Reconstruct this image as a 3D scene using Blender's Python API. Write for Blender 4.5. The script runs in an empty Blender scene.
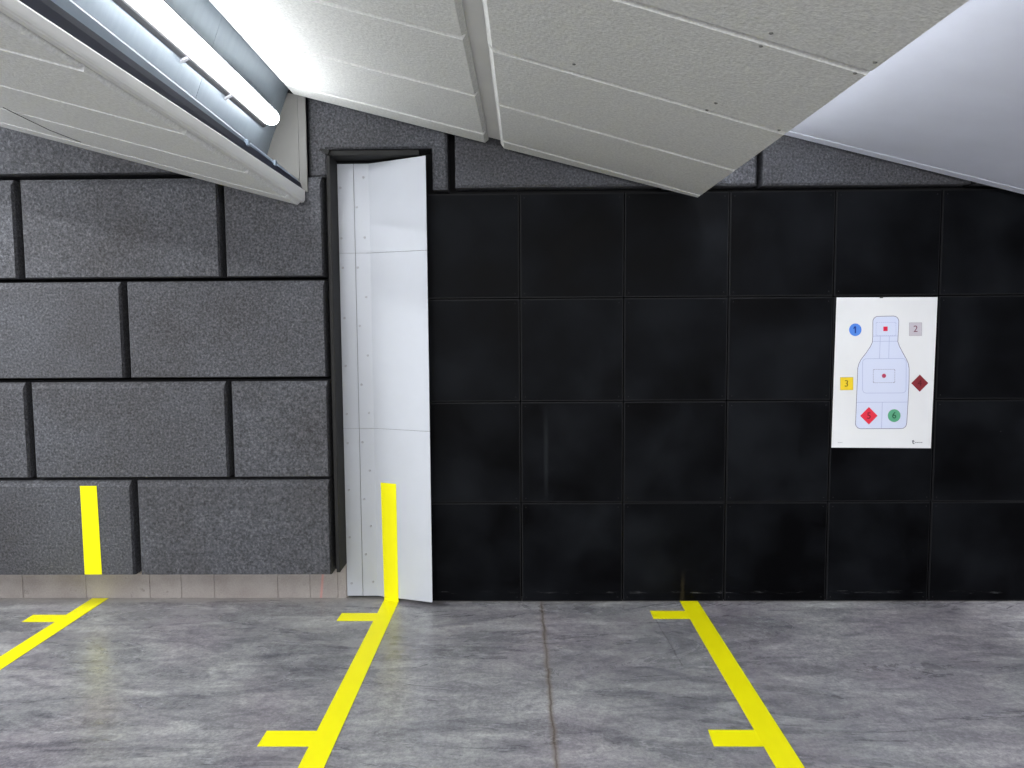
import bpy, bmesh, math, random
from mathutils import Vector, Matrix
random.seed(7)
S = bpy.context.scene
C = S.collection

# ------------------------------------------------------------------ helpers
def link(name, me, mat=None, parent=None):
    o = bpy.data.objects.new(name, me); C.objects.link(o)
    if mat is not None:
        for m in (mat if isinstance(mat, (list, tuple)) else [mat]):
            me.materials.append(m)
    if parent is not None: o.parent = parent
    return o
def mesh(name, bm):
    bmesh.ops.recalc_face_normals(bm, faces=bm.faces[:])
    me = bpy.data.meshes.new(name); bm.to_mesh(me); bm.free(); return me
def obj(name, bm, mat=None, parent=None): return link(name, mesh(name, bm), mat, parent)
def thing(name, label, cat, loc=(0, 0, 0), group=None):
    o = bpy.data.objects.new(name, None); C.objects.link(o); o.location = loc
    o.empty_display_size = .1
    return tag(o, label, cat, group)
def tag(o, label, cat, group=None):
    o['label'] = label; o['category'] = cat
    if group: o['group'] = group
    return o
def struct(o): o['kind'] = 'structure'; return o

def add_box(bm, x0, x1, y0, y1, z0, z1, bevel=0, mi=0):
    v = [bm.verts.new((x, y, z)) for x in (x0, x1) for y in (y0, y1) for z in (z0, z1)]
    fs = [bm.faces.new([v[i] for i in f]) for f in ((0, 1, 3, 2), (4, 6, 7, 5), (0, 4, 5, 1), (2, 3, 7, 6), (0, 2, 6, 4), (1, 5, 7, 3))]
    for f in fs: f.material_index = mi
    if bevel:
        es = list({e for f in fs for e in f.edges})
        bmesh.ops.bevel(bm, geom=es, offset=bevel, segments=2, affect='EDGES', profile=.5)
    return v
def add_hexa(bm, lo, hi, mi=0):
    """solid from a bottom ring and a top ring of equal length"""
    a = [bm.verts.new(p) for p in lo]; b = [bm.verts.new(p) for p in hi]; n = len(a)
    f = [bm.faces.new(a), bm.faces.new(b)] + [bm.faces.new((a[i], a[(i + 1) % n], b[(i + 1) % n], b[i])) for i in range(n)]
    for q in f: q.material_index = mi
def add_rings(bm, rings, mi=0):
    R = [[bm.verts.new(p) for p in r] for r in rings]; n = len(R[0])
    fs = [bm.faces.new(R[0]), bm.faces.new(R[-1])]
    for a, b in zip(R, R[1:]):
        fs += [bm.faces.new((a[i], a[(i + 1) % n], b[(i + 1) % n], b[i])) for i in range(n)]
    for q in fs: q.material_index = mi
def add_tube(bm, pts, r, n=8, mi=0):
    pts = [Vector(p) for p in pts]; rings = []
    for i, p in enumerate(pts):
        d = (pts[min(i + 1, len(pts) - 1)] - pts[max(i - 1, 0)]).normalized()
        a = d.orthogonal().normalized()
        if abs(d.z) < .95: a = d.cross(Vector((0, 0, 1))).normalized()
        b = d.cross(a)
        rings.append([p + r * (math.cos(t) * a + math.sin(t) * b) for t in [2 * math.pi * k / n for k in range(n)]])
    add_rings(bm, rings, mi)
def add_poly_xz(bm, pts, y0, y1, mi=0):
    add_hexa(bm, [(x, y0, z) for x, z in pts], [(x, y1, z) for x, z in pts], mi)

# ------------------------------------------------------------------ materials
class NT:
    def __init__(s, name):
        s.m = bpy.data.materials.new(name); s.m.use_nodes = True
        s.t = s.m.node_tree; s.n = s.t.nodes; s.p = s.n['Principled BSDF']
    def node(s, k, **kw):
        n = s.n.new(k)
        for a, v in kw.items():
            if a in n.inputs: n.inputs[a].default_value = v
            else: setattr(n, a, v)
        return n
    def l(s, a, b): s.t.links.new(a, b)
    def noise(s, co, scale, detail=4, rough=.55, dist=0):
        n = s.n.new('ShaderNodeTexNoise'); n.inputs['Scale'].default_value = scale
        n.inputs['Detail'].default_value = detail; n.inputs['Roughness'].default_value = rough
        n.inputs['Distortion'].default_value = dist
        s.l(co, n.inputs['Vector']); return n.outputs['Fac']
    def ramp(s, f, stops):
        r = s.n.new('ShaderNodeValToRGB'); e = r.color_ramp.elements
        while len(e) < len(stops): e.new(.5)
        for k, (p, c) in zip(e, stops):
            k.position = p; k.color = (c, c, c, 1) if isinstance(c, (int, float)) else (*c, 1)
        s.l(f, r.inputs['Fac']); return r.outputs['Color']
    def mix(s, f, a, b, mode='MIX'):
        n = s.n.new('ShaderNodeMix'); n.data_type = 'RGBA'; n.blend_type = mode
        for v, i in ((f, 0), (a, 6), (b, 7)):
            if hasattr(v, 'links') or hasattr(v, 'is_linked'): s.l(v, n.inputs[i])
            else: n.inputs[i].default_value = v if i == 0 else (*v, 1) if len(v) == 3 else v
        return n.outputs[2]
    def math(s, op, a, b=0.0, c=0.0):
        n = s.n.new('ShaderNodeMath'); n.operation = op
        for i, v in enumerate((a, b, c)):
            if isinstance(v, (int, float)): n.inputs[i].default_value = v
            else: s.l(v, n.inputs[i])
        return n.outputs[0]
    def pos(s): return s.n.new('ShaderNodeNewGeometry').outputs['Position']
    def oco(s):
        """object coordinates, shifted by the object's own random number"""
        tc = s.n.new('ShaderNodeTexCoord'); oi = s.n.new('ShaderNodeObjectInfo')
        v = s.n.new('ShaderNodeVectorMath'); v.operation = 'MULTIPLY_ADD'
        cb = s.n.new('ShaderNodeCombineXYZ')
        for i in range(3): s.l(oi.outputs['Random'], cb.inputs[i])
        v.inputs[1].default_value = (37, 53, 71)
        s.l(cb.outputs[0], v.inputs[0]); s.l(tc.outputs['Object'], v.inputs[2])
        return v.outputs[0], oi.outputs['Random']
    def bump(s, h, strength, dist):
        b = s.n.new('ShaderNodeBump'); b.inputs['Strength'].default_value = strength
        b.inputs['Distance'].default_value = dist; s.l(h, b.inputs['Height'])
        s.l(b.outputs['Normal'], s.p.inputs['Normal'])
    def set(s, color=None, rough=None, metal=None, spec=None):
        for k, v in (('Base Color', color), ('Roughness', rough), ('Metallic', metal), ('Specular IOR Level', spec)):
            if v is None: continue
            if hasattr(v, 'is_linked'): s.l(v, s.p.inputs[k])
            else: s.p.inputs[k].default_value = (*v, 1) if isinstance(v, tuple) else v
        return s
def plain(name, c, rough=.5, metal=0, spec=.5): return NT(name).set(c, rough, metal, spec).m
def srgb(r, g, b): return tuple(((v / 255 + .055) / 1.055) ** 2.4 if v > 10 else v / 255 / 12.92 for v in (r, g, b))

def m_foam():
    t = NT('charcoal_foam'); co, rnd = t.oco()
    fine = t.noise(co, 80, 2, .7); med = t.noise(co, 24, 4, .6); big = t.noise(co, 2.2, 3)
    c = t.ramp(fine, [(.32, (.026, .026, .029)), (.47, (.068, .069, .076)), (.57, (.098, .099, .108)), (.70, (.165, .165, .177))])
    c = t.mix(t.math('MULTIPLY', med, .40), c, (.078, .077, .084))
    k = t.ramp(big, [(.3, (.82, .80, .80)), (.7, (1.1, 1.12, 1.16))])
    c = t.mix(1.0, c, k, 'MULTIPLY')
    t.set(c, .78, 0, .35)
    t.bump(t.math('ADD', t.math('MULTIPLY', fine, .6), med), .9, .008); return t.m
def m_rubber():
    t = NT('black_rubber'); co, rnd = t.oco(); w = t.pos()
    big = t.noise(co, 2.3, 3, .5, .15); fine = t.noise(co, 180, 2)
    c = t.ramp(big, [(.35, (.0010, .0010, .0015)), (.5, (.0038, .0042, .0055)), (.70, (.0088, .0098, .0120))])
    # pale scuffs low on the tiles
    sx = t.n.new('ShaderNodeSeparateXYZ'); t.l(w, sx.inputs[0])
    band = t.math('MULTIPLY', t.math('GREATER_THAN', sx.outputs[2], .05), t.math('LESS_THAN', sx.outputs[2], .068))
    mp = t.n.new('ShaderNodeMapping'); mp.inputs['Scale'].default_value = (5, 1, 60); t.l(w, mp.inputs['Vector'])
    dash = t.ramp(t.noise(mp.outputs[0], 1.6, 5, .7), [(.56, 0), (.68, .5)])
    c = t.mix(t.math('MULTIPLY', band, dash), c, (.16, .16, .165))
    def near(v, c0, w0): return t.ramp(t.math('ABSOLUTE', t.math('SUBTRACT', v, c0)), [(w0 * .3, 1), (w0, 0)])
    st = t.math('MULTIPLY', near(sx.outputs[0], .148, .016), near(sx.outputs[2], .89, .30))
    c = t.mix(t.math('MULTIPLY', st, .8), c, (.016, .018, .020))
    wx = t.math('ADD', sx.outputs[0], t.math('MULTIPLY', t.math('SUBTRACT', t.noise(w, 24, 3), .5), .03))
    bs = t.math('MULTIPLY', near(wx, .955, .014), near(sx.outputs[2], .07, .12))
    c = t.mix(t.math('MULTIPLY', bs, .6), c, (.030, .024, .015))
    # sparse pale specks
    sp = t.ramp(t.noise(w, 34, 2, .5), [(.79, 0), (.81, .35)])
    c = t.mix(sp, c, (.10, .10, .10))
    t.set(c, t.ramp(big, [(.3, .42), (.7, .60)]), 0, .05)
    t.bump(fine, .12, .002); return t.m
def m_concrete():
    t = NT('polished_concrete'); w = t.pos()
    mp = t.n.new('ShaderNodeMapping'); mp.inputs['Scale'].default_value = (.55, 1.5, 1); mp.inputs['Rotation'].default_value = (0, 0, .12)
    t.l(w, mp.inputs['Vector'])
    a = t.noise(mp.outputs[0], 1.7, 9, .62, 1.3); b = t.noise(mp.outputs[0], 5.5, 8, .7, 1.0); g = t.noise(w, 26, 6, .75, .4); f = t.noise(w, 75, 3, .75)
    c = t.ramp(a, [(.32, (.165, .167, .176)), (.45, (.235, .236, .243)), (.56, (.285, .285, .288)), (.70, (.37, .373, .37))])
    k = t.ramp(b, [(.34, (.58, .58, .62)), (.48, (.94, .93, .96)), (.56, (1.06, 1.06, 1.06)), (.68, (1.42, 1.42, 1.40))])
    c = t.mix(1.0, c, k, 'MULTIPLY')
    c = t.mix(1.0, c, t.ramp(g, [(.36, (.74, .74, .76)), (.5, (1, 1, 1)), (.64, (1.24, 1.24, 1.23))]), 'MULTIPLY')
    c = t.mix(1.0, c, t.ramp(f, [(.36, (.80, .80, .81)), (.5, (1, 1, 1)), (.64, (1.2, 1.2, 1.2))]), 'MULTIPLY')
    wm = t.ramp(t.noise(w, 1.3, 4, .5, .5), [(.45, 0), (.65, .7)])
    c = t.mix(wm, c, t.mix(1.0, c, (1.05, .965, 1.02), 'MULTIPLY'))
    # wavy trowel veins, dark
    v = t.noise(mp.outputs[0], 2.6, 6, .6, 2.0)
    vein = t.ramp(t.math('ABSOLUTE', t.math('SUBTRACT', v, .5)), [(0, .42), (.012, 0)])
    vein = t.math('MULTIPLY', vein, t.ramp(t.noise(w, 1.3, 2), [(.48, 0), (.62, 1)]))
    c = t.mix(vein, c, (.11, .11, .12))
    # the long shrinkage crack that runs out from the wall
    sx = t.n.new('ShaderNodeSeparateXYZ'); t.l(w, sx.inputs[0]); X, Y = sx.outputs[0], sx.outputs[1]
    wob = t.math('MULTIPLY', t.math('SUBTRACT', t.noise(w, 9, 4, .6), .5), .035)
    d = t.math('ABSOLUTE', t.math('SUBTRACT', t.math('ADD', X, wob), t.math('MULTIPLY_ADD', Y, -.0105, .118)))
    c = t.mix(t.ramp(d, [(0, .75), (.020, 0)]), c, (.20, .165, .135))
    c = t.mix(t.ramp(d, [(0, .8), (.0055, 0)]), c, (.085, .066, .054))
    # a short hairline crack from the small cross mark
    d2 = t.math('ABSOLUTE', t.math('SUBTRACT', t.math('ADD', X, wob), t.math('MULTIPLY_ADD', Y, -.055, .735)))
    m2 = t.math('MULTIPLY', t.ramp(d2, [(0, .85), (.005, 0)]), t.math('MULTIPLY', t.math('GREATER_THAN', Y, -.85), t.math('LESS_THAN', Y, -.28)))
    c = t.mix(m2, c, (.05, .05, .055))
    d3 = t.math('ABSOLUTE', t.math('SUBTRACT', X, t.math('MULTIPLY_ADD', Y, 1.35, -3.02)))
    c = t.mix(t.ramp(d3, [(0, .6), (.008, 0)]), c, (.13, .12, .115))
    # cement-pale band at the foot of the wall
    e = t.math('ADD', Y, t.math('MULTIPLY', t.noise(w, 7, 4), .12))
    c = t.mix(t.ramp(e, [(.03, 0), (.12, .55)]), c, (.48, .45, .42))
    r = t.ramp(a, [(.3, .22), (.7, .36)])
    t.set(c, r, 0, .5); t.bump(b, .10, .01); return t.m
def m_woodwool(name, col, strength=.32):
    t = NT(name); w = t.pos()
    n1 = t.noise(w, 95, 2, .6); n2 = t.noise(w, 55, 2, .6)
    h = t.math('ADD', n1, t.math('MULTIPLY', n2, .8))
    c = t.ramp(n1, [(.3, tuple(v * .84 for v in col)), (.7, tuple(min(1, v * 1.08) for v in col))])
    sp = t.ramp(t.noise(w, 120, 1), [(.80, 0), (.83, .5)])
    c = t.mix(sp, c, tuple(v * .5 for v in col))
    t.set(c, .85, 0, .25); t.bump(h, strength, .005); return t.m
def m_galv():
    t = NT('galvanised_steel'); w = t.pos()
    mp = t.n.new('ShaderNodeMapping'); mp.inputs['Scale'].default_value = (1, 9, 2.5); t.l(w, mp.inputs['Vector'])
    a = t.noise(mp.outputs[0], 3.0, 2, .5); b = t.noise(w, 3.0, 4)
    c = t.ramp(a, [(.25, (.22, .26, .30)), (.75, (.28, .32, .365))])
    c = t.mix(t.math('MULTIPLY', b, .5), c, (.22, .265, .31))
    t.set(c, t.ramp(a, [(.3, .36), (.7, .42)]), .45, .5); return t.m
def m_paint(name, col, rough=.4, var=.04, spec=.5):
    t = NT(name); w = t.pos(); n = t.noise(w, 3.5, 5, .6)
    c = t.ramp(n, [(.3, tuple(max(0, v * (1 - var)) for v in col)), (.7, tuple(min(1, v * (1 + var)) for v in col))])
    t.set(c, rough, 0, spec); return t.m
def m_block():
    t = NT('concrete_block'); co = t.pos(); n = t.noise(co, 7, 5, .6); f = t.noise(co, 110, 3, .7)
    c = t.ramp(n, [(.3, (.36, .315, .295)), (.7, (.50, .455, .43))])
    c = t.mix(.3, c, t.ramp(f, [(.3, (.2, .18, .17)), (.7, (.46, .43, .41))]))
    c = t.mix(t.ramp(t.noise(co, 14, 4, .7), [(.62, 0), (.72, .6)]), c, (.13, .11, .10))
    sx = t.n.new('ShaderNodeSeparateXYZ'); t.l(co, sx.inputs[0])
    wx = t.math('ADD', sx.outputs[0], t.math('MULTIPLY', sx.outputs[2], -.10))
    pk = t.math('MULTIPLY', t.ramp(t.math('ABSOLUTE', t.math('SUBTRACT', wx, -1.221)), [(.003, .55), (.010, 0)]), t.math('LESS_THAN', sx.outputs[2], .17))
    c = t.mix(pk, c, (.72, .28, .25))
    t.set(c, .9, 0, .2); t.bump(f, .6, .003); return t.m
def m_emit(name, col, st):
    t = NT(name); t.set((.9, .9, .9), .4)
    t.p.inputs['Emission Color'].default_value = (*col, 1); t.p.inputs['Emission Strength'].default_value = st; return t.m

FOAM = m_foam(); RUB = m_rubber(); CONC = m_concrete()
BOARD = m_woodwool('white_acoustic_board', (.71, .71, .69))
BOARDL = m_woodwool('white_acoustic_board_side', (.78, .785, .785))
TRIMW = m_paint('white_board_trim', (.80, .80, .80), .6)
BLUEW = m_paint('bluish_white_panel', (.80, .825, .93), .38, .03)
GALV = m_galv()
NAVY = m_paint('navy_steel_bar', (.016, .019, .036), .6, .04, .2)
STEEL = m_paint('grey_steel_channel', (.22, .27, .34), .5, .1, .3)
LIP_REFL = plain('steel_lip_and_reflection', (.75, .8, .84), .25, .6)  # channel lip, and the painted tube reflection beside each lamp
PAINT = m_paint('white_painted_steel', (.53, .55, .60), .45, .025, .35)
SEAM = plain('dark_seam', (.20, .20, .21), .8)
SCREW = plain('zinc_screw', (.42, .42, .45), .5, .2)
LINER = m_paint('dark_rubber_edging', (.015, .0145, .0145), .7, .25, .3)
WALLD = plain('dark_wall_backing', (.018, .018, .019), .9, 0, .1)
BLOCK = m_block()
YEL = m_paint('yellow_tape', (.97, .90, .003), .45, .02, .3)
ENDP = m_paint('grey_end_plate', (.16, .155, .145), .6, .08)
ROOM = plain('plain_grey_room', (.35, .35, .36), .9)
DARK = plain('dark_metal', (.02, .02, .022), .5)
TUBE = m_emit('lamp_diffuser', (.95, .98, 1.0), 21)
HOUSING = plain('lamp_housing', (.05, .05, .055), .6, 0, .2)

# ------------------------------------------------------------------ setting
def slab(name, x0, x1, y0, y1, z0, z1, m):
    bm = bmesh.new(); add_box(bm, x0, x1, y0, y1, z0, z1); return struct(obj(name, bm, m))
XL, XR, YN, YB, H = -6.6, 5.4, -7.2, .075, 3.4
slab('floor', XL, XR, YN, YB + .3, -.15, 0, CONC)
slab('ceiling', XL, XR, YN, YB + .3, H, H + .12, ROOM)
slab('wall_back', XL, XR, YB + .02, YB + .3, 0, H, WALLD)
slab('wall_left', XL - .2, XL, YN, YB + .3, 0, H, ROOM)
slab('wall_right', XR, XR + .2, YN, YB + .3, 0, H, ROOM)
slab('wall_front', XL, XR, YN - .2, YN, 0, H, ROOM)
# exposed course of concrete blocks at the wall's foot
bm = bmesh.new()
js = [-4.6, -4.21, -3.83, -3.44, -3.05, -2.660, -2.266, -2.072, -1.870, -1.482, -1.284, -1.115, -1.06]
for a, b in zip(js, js[1:]):
    d = random.uniform(0, .003)
    add_box(bm, a + .0035, b - .0035, YB - .003 + d, YB + .02, 0, .24, .002)
add_box(bm, js[0], js[-1], YB + .003, YB + .02, 0, .24)
struct(obj('baseboard_back', bm, BLOCK))

# ------------------------------------------------------------------ foam blocks
def foam_bm(pts, y0, y1, ct=.034, cl=.016, cr=.006, cb=.006):
    """rectangular block (x0,x1,z0,z1) with chamfered front edges"""
    x0, x1, z0, z1 = pts
    bm = bmesh.new(); d = .022
    back = [(x0, y1, z0), (x1, y1, z0), (x1, y1, z1), (x0, y1, z1)]
    mid = [(x, y0 + d, z) for x, _, z in back]
    fr = [(x0 + cl, y0, z0 + cb), (x1 - cr, y0, z0 + cb), (x1 - cr, y0, z1 - ct), (x0 + cl, y0, z1 - ct)]
    add_rings(bm, [fr, mid, back]); return bm
YF = -.10
def foam(x0, x1, z0, z1, label, **k):
    bm = foam_bm((x0, x1, z0, z1), YF, YB + .015, **k)
    o = obj('foam_block', bm, FOAM); cx, cz = (x0 + x1) / 2, (z0 + z1) / 2
    o.data.transform(Matrix.Translation((-cx, 0, -cz))); o.location = (cx, 0, cz)
    return tag(o, label, 'wall panel', 'charcoal foam blocks on the left wall')
R1, R2, R3, R4 = (1.930, 2.485), (1.358, 1.908), (.778, 1.335), (.198, .760)
foam(-4.04, -2.866, *R1, label='charcoal foam block in the upper full course, cut by the left photo edge')
foam(-2.828, -1.702, *R1, label='wide charcoal foam block right below the white sloping left baffle')
foam(-1.668, -1.112, *R1, label='short charcoal foam block beside the low tip of the left baffle')
foam(-3.44, -2.280, *R2, label='charcoal foam block in the second course, cut by the left photo edge')
foam(-2.244, -1.110, *R2, label='wide charcoal foam block in the second course, ending at the dark edging')
foam(-4.02, -2.862, *R3, label='narrow visible end of charcoal foam block, third course at left photo edge')
foam(-2.828, -1.697, *R3, label='wide charcoal foam block in the third course, fully in view')
foam(-1.664, -1.107, *R3, label='short charcoal foam block in third course beside the dark edging')
foam(-3.43, -2.271, *R4, label='charcoal foam block in the lowest course carrying the yellow tape strip')
foam(-2.236, -1.112, *R4, label='wide charcoal foam block in the lowest course next to the dark edging')
foam(-3.10, -1.92, 2.512, 3.08, 'charcoal foam block in the top course, mostly hidden behind the left baffle')
foam(-1.885, -1.52, 2.512, 3.08, 'charcoal foam block hidden above the tip of the left baffle')
for x0, x1, z, w in ((-5.2, -4.075, R1, 'upper full'), (-4.6, -3.475, R2, 'second'), (-5.18, -4.055, R3, 'third'), (-4.59, -3.465, R4, 'lowest')):
    foam(x0, x1, *z, label='charcoal foam block of the %s course, beyond the left photo edge' % w)
foam(-4.27, -3.135, 2.512, 3.08, 'charcoal foam block of the top course, beyond the left photo edge')
# notched block over the white flashing
def up(pts, label):
    bm = bmesh.new(); add_poly_xz(bm, pts, -.055, YB + .015)
    bmesh.ops.recalc_face_normals(bm, faces=bm.faces[:])
    front = [e for e in bm.edges if all(abs(v.co.y + .055) < 1e-5 for v in e.verts)]
    bmesh.ops.bevel(bm, geom=front, offset=.012, segments=1, affect='EDGES')
    o = obj('foam_block', bm, FOAM); return tag(o, label, 'wall panel', 'charcoal foam blocks above the black tiles')
up([(-1.19, 2.490), (-1.085, 2.490), (-1.085, 2.645), (-.49, 2.645), (-.49, 2.415), (-.405, 2.415), (-.405, 3.08), (-1.19, 3.08)],
   'charcoal foam block notched around the top of the white flashing')
up([(-.362, 2.425), (.79, 2.425), (.79, 3.0), (-.362, 3.0)], 'long charcoal foam block above the black tiles, under the main baffle')
up([(.825, 2.422), (1.335, 2.422), (1.335, 3.0), (.825, 3.0)], 'charcoal foam block showing as a small triangle at the main baffle tip')
up([(1.372, 2.42), (2.53, 2.42), (2.53, 3.0), (1.372, 3.0)], 'charcoal foam block above the black tiles, under the bluish baffle')
up([(2.565, 2.42), (3.6, 2.42), (3.6, 3.0), (2.565, 3.0)], 'charcoal foam block hidden behind the low end of the bluish baffle')

# ------------------------------------------------------------------ dark edging round the flashing
t = thing('edging_frame', 'dark rubber edging around the left side and top of white flashing', 'edging', (-1.065, 0, 0))
loc = Vector((1.065, 0, 0))
def sub(name, bm, m, parent):
    o = obj(name, bm, m, parent); o.data.transform(Matrix.Translation(-Vector(parent.location))); return o
bm = bmesh.new(); add_box(bm, -1.079, -1.058, YF, YB, .215, 2.60, .003); sub('side_strip', bm, LINER, t)
bm = bmesh.new(); add_box(bm, -1.079, -.56, YF + .02, YB, 2.603, 2.632, .004); sub('top_strip', bm, LINER, t)
bm = bmesh.new(); add_box(bm, -1.105, -1.082, -.02, YB, .21, 2.48, .003); sub('backing_strip', bm, WALLD, t)
bm = bmesh.new()
add_hexa(bm, [(-1.115, YF - .004, 2.630), (-1.07, YF - .004, 2.602), (-1.058, YF - .004, 2.630), (-1.108, YF - .004, 2.640)],
         [(-1.115, YF + .04, 2.630), (-1.07, YF + .04, 2.602), (-1.058, YF + .04, 2.630), (-1.108, YF + .04, 2.640)])
sub('corner_scrap', bm, LINER, t)

# ------------------------------------------------------------------ black rubber tiles
rows = ['bottom', 'third', 'second', 'top']
cols = ['first column beside the white flap', 'second column', 'third column', 'fourth column', 'fifth column', 'sixth column at the right photo edge']
bm = bmesh.new(); add_box(bm, -.2965, .2965, 0, .05, -.2965, .2965)
fe = [e for e in bm.edges if all(abs(v.co.y) < 1e-5 for v in e.verts)]
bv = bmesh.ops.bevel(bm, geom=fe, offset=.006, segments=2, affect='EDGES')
for f_ in bv['faces']: f_.material_index = 2  # lighter bevel colour stands in for light catching the tile edges
for sx in (-1, 1):
    for sz in (-1, 1):
        ring = [(sx * .272 + .003 * math.cos(a), sz * .272 + .003 * math.sin(a)) for a in [k * math.pi / 4 for k in range(8)]]
        add_poly_xz(bm, ring, -.0006, .004, 1)
tile_me = mesh('rubber_tile', bm); tile_me.materials.append(RUB); tile_me.materials.append(plain('grey_plug', (.020, .020, .020), .7)); tile_me.materials.append(plain('rubber_edge_highlight', (.0115, .0115, .013), .6, 0, .2))
extra = {(1, 1): ', faint vertical streak', (4, 2): ' behind the paper target', (4, 1): ' under the paper target foot', (2, 3): ' below the main baffle tip'}
cols.append('seventh column beyond the right photo edge')
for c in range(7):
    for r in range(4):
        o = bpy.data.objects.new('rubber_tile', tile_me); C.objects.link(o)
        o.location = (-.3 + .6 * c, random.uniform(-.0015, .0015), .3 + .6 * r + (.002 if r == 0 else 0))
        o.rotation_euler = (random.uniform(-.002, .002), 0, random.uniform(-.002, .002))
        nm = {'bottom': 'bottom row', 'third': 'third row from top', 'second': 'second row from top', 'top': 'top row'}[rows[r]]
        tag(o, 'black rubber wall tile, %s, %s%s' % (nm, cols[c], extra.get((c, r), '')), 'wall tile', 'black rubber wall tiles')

# ------------------------------------------------------------------ white steel flashing
fl = thing('steel_flashing', 'tall white steel flashing with projecting flap between foam and rubber walls', 'flashing', (-.8, YB, 0))
zs = [(.018, 1.0385), (1.0405, 2.072), (2.074, 2.585)]
for z0, z1 in zs:
    bm = bmesh.new(); add_box(bm, -1.056, -.9635, .060, .066, z0, z1); sub('edge_strip', bm, PAINT, fl)
for z0, z1 in zs:
    bm = bmesh.new()
    prof = [(-.9600, .064), (-.872, .064), (-.522, -.082)]; th = .004
    q = [(-.9600, .060), (-.8731, .060), (-.5235, -.0858)]
    for k, (a, b) in enumerate(((prof, q),)):
        zt = [z1, z1, z1 + (.012 if z1 > 2.5 else 0)]
        zb = [z0, z0, z0 + (.012 if z0 < .1 else 0)]
        ringf = [(x, y, z) for (x, y), z in zip(b, zb)] + [(x, y, z) for (x, y), z in reversed(list(zip(b, zt)))]
        ringb = [(x, y, z) for (x, y), z in zip(a, zb)] + [(x, y, z) for (x, y), z in reversed(list(zip(a, zt)))]
        F = [bm.verts.new(p) for p in ringf]; B = [bm.verts.new(p) for p in ringb]
        for V in (F, B):
            bm.faces.new((V[0], V[1], V[4], V[5])); bm.faces.new((V[1], V[2], V[3], V[4]))
        for i in range(6): bm.faces.new((F[i], F[(i + 1) % 6], B[(i + 1) % 6], B[i]))
    sub('folded_plate', bm, PAINT, fl)
bm = bmesh.new(); add_box(bm, -1.054, -.90, .0665, .070, .02, 2.58); sub('backing_strip', bm, SEAM, fl)
scr = [(-1.041, 2.449), (-1.041, 2.159), (-1.037, 1.988), (-1.035, 1.695), (-1.034, 1.412), (-1.034, 1.126), (-1.033, .951), (-1.033, .667), (-1.034, .379), (-1.03, .095),
       (-.947, 2.337), (-.949, 1.989), (-.945, 1.648), (-.943, 1.301), (-.945, .957), (-.941, .612), (-.939, .274),
       (-.905, 2.508), (-.905, 2.163), (-.903, 1.817), (-.901, 1.473), (-.901, 1.133), (-.904, .784), (-.905, .447), (-.898, .104)]
bm = bmesh.new()
rs = [[(r * math.cos(a), y, r * math.sin(a)) for a in [k * math.pi / 5 for k in range(10)]] for r, y in ((.0035, -.004), (.007, -.0025), (.0075, .001))]
add_rings(bm, rs); scr_me = mesh('screw', bm); scr_me.materials.append(SCREW)
for x, z in scr:
    o = bpy.data.objects.new('screw', scr_me); C.objects.link(o); o.parent = fl
    o.location = (x + .8, .060 - YB, z)

# ------------------------------------------------------------------ tapes
TH = .0012
def tape(name, ring, label, group=None, z=.0008):
    bm = bmesh.new(); add_hexa(bm, [(x, y, z) for x, y in ring], [(x, y, z + TH) for x, y in ring])
    o = obj(name, bm, YEL); return tag(o, label, 'floor tape', group)
G1, G2 = 'yellow lines running out from the wall', 'short yellow cross marks beside the lines'
tape('tape_line', [(-2.622, .066), (-2.521, .066), (-2.526, -3.6), (-2.630, -3.6)], 'yellow tape line on the floor at the far left, by the foam wall', G1)
tape('tape_line', [(.940, .012), (1.048, .012), (1.071, -3.6), (.967, -3.6)], 'right yellow tape line on the floor, running out from the black tiles', G1)
for ring, lb in (
    ([(-2.816, -.2), (-2.61, -.2), (-2.61, -.305), (-2.812, -.305)], 'short yellow cross mark touching the far left tape line'),
    ([(-1.035, -.177), (-.83, -.177), (-.83, -.292), (-1.037, -.292)], 'short yellow cross mark by the white flashing, farther one on middle line'),
    ([(-1.038, -1.459), (-.825, -1.459), (-.825, -1.575), (-1.038, -1.575)], 'short yellow cross mark nearer the camera on the middle tape line'),
    ([(.739, -.144), (.95, -.144), (.952, -.264), (.740, -.264)], 'short yellow cross mark close to black tiles on the right line'),
    ([(.764, -1.445), (.975, -1.445), (.977, -1.567), (.758, -1.567)], 'short yellow cross mark nearer the camera on the right tape line')):
    tape('tape_mark', ring, lb, G2, z=.0002)
# middle line climbs the flap
bm = bmesh.new(); k = -.4171
def fy(x): return .0605 + k * (x + .8731) - .0012
xa, xb, xa2, xb2 = -.8375, -.739, -.829, -.737
pts = [(xa, fy(xa), .716), (xb, fy(xb), .716), (xb2, fy(xb2), .004), (xa2, fy(xa2), .004), ]
fl2 = [(xb2, fy(xb2) - .003, .001), (xa2, fy(xa2) - .003, .001)]
end = [(-.733, -3.6, .001), (-.837, -3.6, .001)]
nv = Vector((k, 1, 0)).normalized() * .0014
def lay(off):
    o1 = [Vector(p) - off for p in pts]; o2 = [Vector(p) + Vector((0, 0, off.length)) for p in fl2]; o3 = [Vector(p) + Vector((0, 0, off.length)) for p in end]
    return [bm.verts.new(p) for p in o1 + o2 + o3]
A = lay(nv * 0); B = lay(nv)
quads = [(0, 1, 2, 3), (3, 2, 4, 5), (5, 4, 6, 7)]
for q in quads: bm.faces.new([A[i] for i in q]); bm.faces.new([B[i] for i in q])
rim = [0, 1, 2, 4, 6, 7, 5, 3]
for a, b in zip(rim, rim[1:] + rim[:1]): bm.faces.new((A[a], A[b], B[b], B[a]))
tag(obj('tape_line', bm, YEL), 'yellow tape line running across the floor and up the white flap', 'floor tape', G1)
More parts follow.
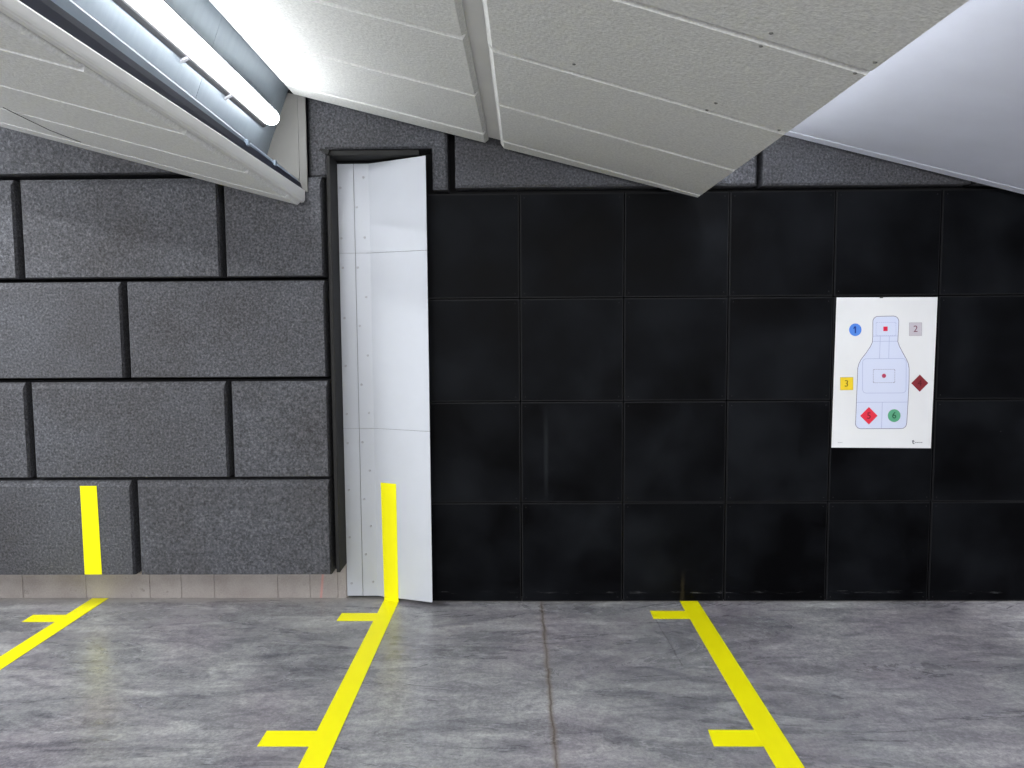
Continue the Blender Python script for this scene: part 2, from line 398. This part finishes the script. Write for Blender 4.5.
bm = bmesh.new(); add_poly_xz(bm, [(-2.563, .732), (-2.466, .732), (-2.460, .206), (-2.561, .206)], YF - .0022, YF - .0004)
tag(obj('wall_tape', bm, YEL), 'vertical yellow tape strip stuck on a lowest-course foam block', 'tape')

# ------------------------------------------------------------------ sloping baffles
def ring_inset(q, ins):
    """inset a convex quad in xy"""
    out = []; n = len(q); cen = sum((Vector(p) for p in q), Vector((0, 0))) / n
    for i in range(n):
        p = Vector(q[i]); a = Vector(q[i - 1]); b = Vector(q[(i + 1) % n])
        e1 = (p - a).normalized(); e2 = (b - p).normalized()
        n1 = Vector((-e1.y, e1.x)); n2 = Vector((-e2.y, e2.x))
        if n1.dot(cen - p) < 0: n1, n2 = -n1, -n2
        m = (n1 + n2); m = m / max(.2, m.length_squared) * 2
        out.append(p + m * ins)
    return out
def board(q, zf, th=.045, ch=.013, dep=.013):
    """board over plan quad q, chamfered underside edges; zf gives underside height"""
    bm = bmesh.new(); qi = ring_inset(q, ch)
    add_rings(bm, [[(p[0], p[1], zf(p[0], p[1])) for p in qi], [(p[0], p[1], zf(p[0], p[1]) + dep) for p in q], [(p[0], p[1], zf(p[0], p[1]) + th) for p in q]])
    return bm
def lerp2(y, a, b, ya=-.1, yb=-2.4):
    f = (y - ya) / (yb - ya); return tuple(u + (v - u) * f for u, v in zip(a, b))
def strip(bm, secA, secB, y0, y1, mi=0):
    """solid swept along y: cross-sections given at y=-.1 and y=-2.4"""
    lo = [lerp2(y0, a, b) for a, b in zip(secA, secB)]; hi = [lerp2(y1, a, b) for a, b in zip(secA, secB)]
    add_hexa(bm, [(x, y0, z) for x, z in lo], [(x, y1, z) for x, z in hi], mi)
YE = -5.6
# main baffle --------------------------------------------------------
zm = lambda x, y: 2.915 - .26 * (x + 1.199)
mb = thing('acoustic_baffle', 'large white sloping acoustic baffle of boards in the middle overhead', 'ceiling baffle', (-.1, -.1, 2.7))
xl = lambda y: -1.262 + .042 * (-.1 - y)
g = [-.117, -.335, -1.02, -1.70, -2.385, -3.07, -3.75, -4.43, -5.11, -5.6]
for a, b in zip(g, g[1:]):
    sub('board', board([(xl(a), a), (-.168, a), (-.168, b), (xl(b), b)], zm, ch=.019, dep=.025), BOARD, mb)
for i, (a, b) in enumerate(zip(g, g[1:])):
    s0 = 0 if i == 0 else .10; s1 = .10
    fa = lambda x, y0, s: y0 + s * ((x + .1) / 1.09) + (.03 if s else 0)
    sub('board', board([(-.100, fa(-.1, a, s0)), (1.004, fa(.992, a, s0)), (1.004, fa(.992, b, s1)), (-.100, fa(-.1, b, s1))],
                       lambda x, y: zm(x, y) - .004, ch=.018, dep=.025), BOARD, mb)
bm = bmesh.new()
add_hexa(bm, [(xl(-.105), -.117, zm(xl(-.105), 0) + .04), (.985, -.117, zm(.985, 0) + .04), (.985, YE, zm(.985, 0) + .04), (xl(YE), YE, zm(xl(YE), 0) + .04)],
         [(xl(-.105), -.117, zm(xl(-.105), 0) + .06), (.985, -.117, zm(.985, 0) + .06), (.985, YE, zm(.985, 0) + .06), (xl(YE), YE, zm(xl(YE), 0) + .06)])
sub('backing_sheet', bm, TRIMW, mb)
dots = [(0.685, -2.349), (0.687, -2.254), (0.201, -1.736), (0.689, -1.613), (0.968, -2.334), (0.957, -2.235), (0.697, -1.709), (0.955, -1.595)]
bm = bmesh.new(); add_rings(bm, [[(r * math.cos(a), r * math.sin(a), z) for a in [k * math.pi / 4 for k in range(8)]] for r, z in ((.003, -.003), (.006, -.0015), (.006, .002))])
sm = mesh('screw', bm); sm.materials.append(plain('dull_screw', (.13, .13, .12), .5))
for x, y in dots:
    o = bpy.data.objects.new('screw', sm); C.objects.link(o); o.parent = mb
    o.location = Vector((x, y, zm(x, y) - .0045)) - Vector(mb.location)
# left baffle --------------------------------------------------------
zl = lambda x, y: 2.352 - .27 * (x + 1.345) + .019 * (-.1 - y)
lb_ = thing('acoustic_baffle', 'white sloping acoustic baffle at the upper left, steel channel along its low edge', 'ceiling baffle', (-2.4, -.1, 2.6))
xe = lambda y: -1.222 + .030 * (-.1 - y)
g = [-.117, -.37, -1.0, -1.68, -2.35, -3.03, -3.71, -4.39, -5.07, -5.6]
for a, b in zip(g, g[1:]):
    sub('board', board([(-3.60, a), (xe(a), a), (xe(b), b), (-3.60, b)], zl, ch=.017, dep=.025), BOARDL, lb_)
bm = bmesh.new()   # end trim: bottom flange then upright face
secA = [(-1.221, 2.338), (-1.207, 2.341), (-1.200, 2.352), (-1.199, 2.372), (-1.199, 2.406), (-1.221, 2.406)]
secB = [(-1.152, 2.358), (-1.140, 2.360), (-1.134, 2.364), (-1.132, 2.372), (-1.132, 2.397), (-1.152, 2.405)]
strip(bm, secA, secB, -.116, YE); sub('end_trim', bm, TRIMW, lb_)
bm = bmesh.new()
add_hexa(bm, [(-3.6, -.117, zl(-3.6, -.1) + .04), (-1.28, -.117, zl(-1.28, -.1) + .04), (-1.18, YE, zl(-1.18, YE) + .04), (-3.6, YE, zl(-3.6, YE) + .04)],
         [(-3.6, -.117, zl(-3.6, -.1) + .06), (-1.28, -.117, zl(-1.28, -.1) + .06), (-1.18, YE, zl(-1.18, YE) + .06), (-3.6, YE, zl(-3.6, YE) + .06)])
sub('backing_sheet', bm, TRIMW, lb_)
bm = bmesh.new()
pw = [(-2.244, -1.066), (-2.276, -.868), (-2.304, -.636), (-2.257, -.453)]
add_tube(bm, [(x, y, zl(x, y) - .002) for x, y in pw], .0014, 6)
w_ = sub('wire', bm, DARK, lb_); w_['label'] = 'thin dark wire along the underside'
# navy bar, channel and lip at the low edge of left baffle
def subsub(name, bm, m, parent, root):
    o = obj(name, bm, m, parent); o.data.transform(Matrix.Translation(-Vector(root.location))); return o
bm = bmesh.new(); strip(bm, [(-1.212, 2.407), (-1.222, 2.448), (-1.262, 2.448), (-1.262, 2.407)], [(-1.143, 2.398), (-1.153, 2.466), (-1.19, 2.466), (-1.19, 2.425)], -.116, YE)
sub('edge_bar', bm, NAVY, lb_)['label'] = 'dark navy bar along the low edge'
bm = bmesh.new(); strip(bm, [(-1.228, 2.4485), (-1.238, 2.465), (-1.262, 2.465), (-1.262, 2.4485)], [(-1.162, 2.4665), (-1.170, 2.520), (-1.19, 2.520), (-1.19, 2.4665)], -.116, YE)
ch = sub('edge_channel', bm, STEEL, lb_); ch['label'] = 'blue-grey steel channel along the low edge'; ch_loc = ch
bm = bmesh.new(); strip(bm, [(-1.238, 2.4655), (-1.238, 2.4672), (-1.262, 2.4672), (-1.262, 2.4655)], [(-1.170, 2.5205), (-1.170, 2.5222), (-1.19, 2.5222), (-1.19, 2.5205)], -.116, YE)
subsub('lip', bm, LIP_REFL, ch, lb_)
for y in (-.62, -1.03):
    x, z = lerp2(y, (-1.220, 2.445), (-1.150, 2.462))
    bm = bmesh.new(); add_box(bm, x - .006, x + .010, y - .012, y + .012, z - .008, z + .018, .003); subsub('clip', bm, STEEL, ch, lb_)
# riser sheet behind the lamp
rz = thing('riser_sheet', 'galvanised steel sheet behind the fluorescent lamp between two baffles', 'steel sheet', (-1.4, -.1, 2.7))
ys = [-.114, -1.15, -2.3, -3.45, -4.6, YE]
for a, b in zip(ys, ys[1:]):
    bm = bmesh.new(); sA = [(-1.268, 2.975), (-1.460, 2.462), (-1.466, 2.462), (-1.274, 2.975)]; sB = [(x + .09, z) for x, z in sA]
    strip(bm, sA, sB, a - .0012, b + .0012); sub('panel', bm, GALV, rz)
# end plate on the wall
ep = thing('end_plate', 'grey end plate on the wall closing the lamp recess', 'end plate', (-1.3, -.02, 2.6))
bm = bmesh.new(); add_poly_xz(bm, [(-1.50, 2.40), (-1.229, 2.40), (-1.229, 2.93), (-1.50, 2.98)], -.110, -.1002); sub('plate', bm, ENDP, ep)
bm = bmesh.new(); add_poly_xz(bm, [(-1.226, 2.40), (-1.184, 2.40), (-1.184, 2.92), (-1.226, 2.93)], -.113, -.1002); sub('edge_fold', bm, ENDP, ep)

# right bluish baffle --------------------------------------------------
zr = lambda x, y: 2.674 - .2535 * (x - 1.499)
rb = thing('acoustic_baffle', 'smooth bluish-white sloping baffle at the upper right', 'ceiling baffle', (2, -.1, 2.6))
sub('panel', board([(1.0, -.195), (3.30, -.195), (3.30, YE), (1.0, YE)], zr, ch=.006, dep=.006), BLUEW, rb)
sub('edge_strip', board([(1.0, -.102), (3.30, -.102), (3.30, -.190), (1.0, -.190)], zr, ch=.008, dep=.008), BLUEW, rb)
def hangers(t, pts):
    for x, y, z in pts:
        bm = bmesh.new(); add_tube(bm, [(x, y, z), (x, y, H - .001)], .006, 8); sub('hanger_rod', bm, DARK, t)
hangers(rb, [(x, y, zr(x, y) + .046) for x in (1.5, 2.9) for y in (-.8, -4.5)])
hangers(mb, [(x, y, zm(x, y) + .061) for x in (-.9, .6) for y in (-.8, -4.5)])
hangers(lb_, [(x, y, zl(x, y) + .061) for x in (-3.2, -1.8) for y in (-.8, -4.5)])
# hidden low-edge channel and riser for the right-hand lamp recess
rz2 = thing('riser_sheet', 'galvanised steel sheet hidden above the low edge of the main baffle', 'steel sheet', (.85, -.1, 2.6))
bm = bmesh.new(); sA = [(1.00, 2.84), (.80, 2.46), (.794, 2.46), (.994, 2.84)]; strip(bm, sA, sA, -.116, YE); sub('panel', bm, GALV, rz2)

# ------------------------------------------------------------------ lamps
LG = 'fluorescent lamps in the ceiling recesses'
def lamp_parts(t, L):
    """lamp along -y starting at its origin, diffuser facing +x/-z"""
    n = Vector((.86, 0, -.51)); s = Vector((.51, 0, .86))   # outward normal, across
    def pt(u, v, y): return u * s + v * n + Vector((0, y, 0))
    bm = bmesh.new()
    ring = [(-.066, 0), (.050, 0), (.050, .022), (-.050, .022), (-.066, .010)]
    add_hexa(bm, [pt(u, v, 0.0) for u, v in ring], [pt(u, v, -L) for u, v in ring]); obj('housing', bm, HOUSING, t)
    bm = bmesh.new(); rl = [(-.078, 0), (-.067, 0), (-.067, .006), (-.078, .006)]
    add_hexa(bm, [pt(u, v, -.05) for u, v in rl], [pt(u, v, -L) for u, v in rl]); obj('reflection_strip', bm, LIP_REFL, t)  # bright strip imitates the tube's reflection in the galvanised sheet
    bm = bmesh.new(); prof = []
    for k in range(13):
        a = math.pi * k / 12; prof.append((-.042 * math.cos(a), .024 + .050 * math.sin(a)))
    rings = []
    def cap(y, f): return [pt(u * f, .024 + (v - .024) * f, y) for u, v in prof]
    for y, f in ((.012, .25), (.006, .62), (-.008, .86), (-.03, 1), (-L + .03, 1), (-L + .008, .86), (-L - .006, .62), (-L - .012, .25)): rings.append(cap(y, f))
    add_rings(bm, rings); obj('diffuser', bm, TUBE, t)
    for y in (-.55, -1.05):
        bm = bmesh.new(); add_hexa(bm, [pt(u, v, y) for u, v in ((-.082, -.001), (-.05, -.001), (-.05, .03), (-.082, .012))], [pt(u, v, y - .02) for u, v in ((-.082, -.001), (-.05, -.001), (-.05, .03), (-.082, .012))])
        obj('clip', bm, SCREW, t)
ang = math.atan2(.0391, 1)
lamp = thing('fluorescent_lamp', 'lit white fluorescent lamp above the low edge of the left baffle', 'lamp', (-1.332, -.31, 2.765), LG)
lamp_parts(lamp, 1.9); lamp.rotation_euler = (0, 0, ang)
def copy_tree(o, loc, label, rz):
    r = o.copy(); C.objects.link(r); r.location = loc; r['label'] = label; r.rotation_euler = (0, 0, rz)
    for chd in o.children:
        c = chd.copy(); C.objects.link(c); c.parent = r; c.matrix_parent_inverse = chd.matrix_parent_inverse
    return r
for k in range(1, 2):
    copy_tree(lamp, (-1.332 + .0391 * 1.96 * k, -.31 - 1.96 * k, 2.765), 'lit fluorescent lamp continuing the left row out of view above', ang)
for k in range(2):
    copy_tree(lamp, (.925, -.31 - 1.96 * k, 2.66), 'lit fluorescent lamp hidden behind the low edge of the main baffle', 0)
# further lamp rows of the range, out of view: plain long lamps in their own recesses
def row(x, z, power, tilt=.55):
    for k in range(3):
        d = bpy.data.lights.new('range_lamp', 'AREA'); d.shape = 'RECTANGLE'; d.size = .10; d.size_y = 1.5
        d.energy = power; d.color = (.95, .98, 1.0)
        o = bpy.data.objects.new('range_lamp', d); C.objects.link(o); o.location = (x, -1.0 - 1.56 * k, z)
        o.rotation_euler = (0, -tilt, 0)
row(-3.62, 2.86, 22); row(-5.30, 2.95, 62); row(3.42, 2.62, 48)
# unseen fill lamp added behind the camera to brighten surfaces facing it
d = bpy.data.lights.new('rear_fill', 'AREA'); d.shape = 'RECTANGLE'; d.size = 7; d.size_y = .25; d.energy = 205; d.color = (.97, .98, 1.0)
o = bpy.data.objects.new('rear_fill', d); C.objects.link(o); o.location = (-.4, -6.6, 2.2); o.rotation_euler = (math.radians(84), 0, 0)

# baffle beyond the left photo edge: shades the wall from the farther row
bb = thing('acoustic_baffle', 'white sloping baffle beyond the left photo edge', 'ceiling baffle', (-4.7, -.1, 2.6))
hangers(bb, [(x, y, 2.546 - .27 * (x + 3.55)) for x in (-4.9, -3.9) for y in (-.8, -4.5)])
sub('panel', board([(-5.12, -.105), (-3.55, -.105), (-3.55, YE), (-5.12, YE)], lambda x, y: 2.50 - .27 * (x + 3.55), ch=.01), BOARDL, bb)

# ------------------------------------------------------------------ paper target
tg = thing('paper_target', 'white paper shooting target with grey-blue figure pinned on black tiles', 'target', (2.1, 0, .92))
Y0 = -.004
def M(px, py): return (1.8164 + (px - 76) * .0012221 + (py - 35) * 3.18e-5, 1.7924 - (py - 35) * .0012448)
def flat(name, pts, layer, mat, parent=None, raw=False):
    q = [M(*p) for p in pts]; y = Y0 - .0004 * layer
    bm = bmesh.new(); add_poly_xz(bm, q, y, y - .0003)
    o = obj(name, bm, mat, parent or tg); o.data.transform(Matrix.Translation(-Vector(tg.location))); return o
def ribbon(bm, pts, w, layer, closed=False, dash=None):
    q = [Vector(M(*p)) for p in pts]
    if closed: q.append(q[0])
    y = Y0 - .0004 * layer
    for a, b in zip(q, q[1:]):
        d = b - a; L = d.length
        if L < 1e-6: continue
        d /= L; n = Vector((-d.y, d.x)) * w / 2
        segs = [(0, L)] if not dash else [(s, min(L, s + dash * .6)) for s in [i * dash for i in range(int(L / dash) + 1)] if s < L]
        for s, e in segs:
            p, r = a + d * s, a + d * e
            add_poly_xz(bm, [tuple(p + n), tuple(p - n), tuple(r - n), tuple(r + n)], y, y - .0002)
def lines(name, sets, w, layer, mat, parent, dash=None, closed=False):
    bm = bmesh.new()
    for s in sets: ribbon(bm, s, w, layer, closed, dash)
    o = obj(name, bm, mat, parent); o.data.transform(Matrix.Translation(-Vector(tg.location))); return o
PAPER = m_paint('target_paper', (.85, .85, .85), .7, .02, .2)
FIG = plain('print_lavender', srgb(220, 226, 246), .7, 0, .2)
LINE = plain('print_grey_purple', srgb(110, 100, 130), .7, 0, .2)
FAINT = plain('print_faint_line', srgb(160, 168, 205), .7, 0, .2)
bm = bmesh.new()
N = 12
def sh(u, v):
    x = .0012221 * 0 + 1.8164 + .5744 * u - .0075 * v; z = 1.7924 - .0018 * u - .869 * v - .0045 * u * v
    y = Y0
    return x, y, z
V = [[[bm.verts.new((x, y + o, z)) for (x, y, z) in [sh(i / N, j / N)]][0] for j in range(N + 1)] for i in range(N + 1) for o in (0,)]
for i in range(N):
    for j in range(N): bm.faces.new((V[i][j], V[i + 1][j], V[i + 1][j + 1], V[i][j + 1]))
bmesh.ops.recalc_face_normals(bm, faces=bm.faces[:])
r = bmesh.ops.extrude_face_region(bm, geom=bm.faces[:])
bmesh.ops.translate(bm, verts=[v for v in r['geom'] if isinstance(v, bmesh.types.BMVert)], vec=(0, .0012, 0))
o = obj('paper_sheet', bm, PAPER, tg); o.data.transform(Matrix.Translation(-Vector(tg.location)))
def arc(cx, cy, r, a0, a1, n=5): return [(cx + r * math.cos(math.radians(a0 + (a1 - a0) * k / n)), cy + r * math.sin(math.radians(a0 + (a1 - a0) * k / n))) for k in range(n + 1)]
fig = arc(269, 147, 24, 180, 270) + arc(341, 147, 25, 270, 360) + [(365, 180), (363, 215), (362, 240), (370, 262), (385, 290), (403, 322), (412, 342), (416, 365), (416, 420), (412, 520), (407, 615)] \
    + arc(381, 620, 25, 0, 90) + arc(190, 620, 25, 90, 180) + [(166, 610), (170, 500), (174, 400), (175, 362), (180, 342), (190, 322), (215, 290), (234, 262), (243, 242), (245, 215), (245, 180)]
sil = flat('figure', fig, 1, FIG)
lines('outline', [fig], .0028, 2, LINE, sil, closed=True)
def rr(x0, y0, x1, y1, r=8): return arc(x0 + r, y0 + r, r, 180, 270, 3) + arc(x1 - r, y0 + r, r, 270, 360, 3) + arc(x1 - r, y1 - r, r, 0, 90, 3) + arc(x0 + r, y1 - r, r, 90, 180, 3)
lines('zone_line', [rr(198, 318, 402, 478, 16)], .0018, 2, FAINT, sil, closed=True)
lines('zone_line', [rr(248, 368, 349, 430, 4)], .0020, 2, LINE, sil, dash=.010, closed=True)
lines('zone_line', [rr(260, 151, 353, 211, 3)], .0018, 2, FAINT, sil, dash=.012, closed=True)
lines('zone_line', [[(245, 214), (363, 214)], [(245, 238), (362, 238)], [(280, 214), (277, 318)], [(322, 214), (320, 318)]], .0018, 2, FAINT, sil)
lines('zone_line', [[(171, 521), (411, 521)], [(291, 521), (288, 644)]], .0018, 2, FAINT, sil)
RED = plain('print_red', srgb(228, 40, 75), .6, 0, .2)
flat('head_spot', [(294, 170), (314, 170), (314, 191), (294, 191)], 3, RED, sil)
flat('chest_spot', arc(298, 398, 10, 0, 330, 11), 3, plain('print_crimson', srgb(190, 70, 100), .6, 0, .2), sil)
def number(txt, px, py, h, mat, parent):
    cu = bpy.data.curves.new('number', 'FONT'); cu.body = txt; cu.align_x = 'CENTER'; cu.align_y = 'CENTER'; cu.size = h; cu.extrude = .0001
    tmp = bpy.data.objects.new('number', cu); C.objects.link(tmp)
    dg = bpy.context.evaluated_depsgraph_get(); me = bpy.data.meshes.new_from_object(tmp.evaluated_get(dg))
    bpy.data.objects.remove(tmp); bpy.data.curves.remove(cu)
    x, z = M(px, py); me.transform(Matrix.Translation(Vector((x, Y0 - .0018, z)) - Vector(tg.location)) @ Matrix.Rotation(math.pi / 2, 4, 'X'))
    me.materials.clear(); return link('number', me, mat, parent)
def one(px, py, h, mat, parent):
    q = [(-.10, -.36), (.08, -.36), (.08, .36), (-.06, .36), (-.06, -.16), (-.20, -.08), (-.20, -.20)]
    w = h / .0012221
    o = flat('number', [(px + a * w, py + b * w) for a, b in q], 4, mat, parent); return o
def dia(cx, cy, r): return [(cx, cy - r), (cx + r, cy), (cx, cy + r), (cx - r, cy)]
def sq(x0, y0, x1, y1): return [(x0, y0), (x1, y0), (x1, y1), (x0, y1)]
for txt, pts, c, nc, ctr, lab in (
    ('1', arc(163, 184, 29, 0, 345, 23), (86, 138, 224), (25, 60, 150), (163, 184), 'blue round mark'),
    ('2', sq(415, 153, 473, 213), (205, 198, 205), (120, 60, 80), (444, 183), 'grey square mark'),
    ('3', sq(93, 404, 153, 463), (248, 214, 50), (110, 80, 20), (122, 434), 'yellow square mark'),
    ('4', dia(466, 433, 40), (135, 45, 52), (95, 15, 25), (466, 434), 'dark red diamond mark'),
    ('5', dia(228, 584, 41), (232, 55, 75), (110, 20, 35), (228, 585), 'red diamond mark'),
    ('6', arc(347, 584, 30, 0, 345, 23), (95, 170, 130), (25, 80, 55), (347, 584), 'green round mark')):
    m = flat('marker', pts, 3, plain('print_' + lab.replace(' ', '_'), srgb(*c), .65, 0, .2)); m['label'] = lab
    if txt in '23': lines('border', [pts], .0016, 4, plain('print_border_' + txt, srgb(*[int(v * .8) for v in c]), .65, 0, .2), m, closed=True)
    (one if txt == '1' else number)(*(() if txt == '1' else (txt,)), *ctr, .053, plain('print_number_' + txt, srgb(*nc), .6, 0, .2), m)
GREYP = plain('print_small_text', srgb(150, 150, 155), .7, 0, .2)
bm = bmesh.new()
for a, b in ((82, 88), (90, 97), (99, 104)): ribbon(bm, [(a, 709), (b, 709)], .0022, 1)
o = obj('small_print', bm, GREYP, tg); o.data.transform(Matrix.Translation(-Vector(tg.location)))
bm = bmesh.new()
for a, b in ((446, 452), (454, 463), (465, 470), (472, 481)): ribbon(bm, [(a, 711), (b, 711)], .0035, 1)
for s in ([(434, 701), (438, 716)], [(438, 700), (442, 708)], [(436, 716), (444, 716)]): ribbon(bm, s, .005, 1)
o = obj('small_print', bm, plain('print_dark_text', srgb(105, 105, 112), .7, 0, .2), tg); o.data.transform(Matrix.Translation(-Vector(tg.location)))
bm = bmesh.new(); x, z = M(284, 36); add_box(bm, x - .009, x + .009, Y0 - .004, 0, z - .004, z + .005, .001)
o = obj('staple', bm, DARK, tg); o.data.transform(Matrix.Translation(-Vector(tg.location)))

# ------------------------------------------------------------------ world, camera, colour
W = bpy.data.worlds.new('World'); S.world = W; W.use_nodes = True
W.node_tree.nodes['Background'].inputs[0].default_value = (.9, .95, 1, 1); W.node_tree.nodes['Background'].inputs[1].default_value = .1
F_, P_, Yw, Ro = 768.999, .0785751, -.0167049, -.0068098
cam = bpy.data.cameras.new('camera'); co = bpy.data.objects.new('camera', cam); C.objects.link(co)
cam.sensor_width = 36; cam.lens = F_ / 1024 * 36; cam.clip_start = .05
cp, sp, cy, sy = math.cos(P_), math.sin(P_), math.cos(Yw), math.sin(Yw)
f = Vector((sy * cp, cy * cp, -sp)); rt = Vector((cy, -sy, 0)); u = rt.cross(f)
rt2 = math.cos(Ro) * rt + math.sin(Ro) * u; u2 = -math.sin(Ro) * rt + math.cos(Ro) * u
m4 = Matrix((rt2, u2, -f)).transposed().to_4x4(); m4.translation = (.0256, -4.4695, 1.6566); co.matrix_world = m4
S.camera = co
vs = S.view_settings; vs.view_transform = 'Standard'; vs.look = 'None'; vs.gamma = 1; vs.exposure = 0; vs.use_curve_mapping = False
S.display_settings.display_device = 'sRGB'
S.cycles.use_denoising = True; S.cycles.max_bounces = 10; S.cycles.diffuse_bounces = 6; S.cycles.sample_clamp_indirect = 8
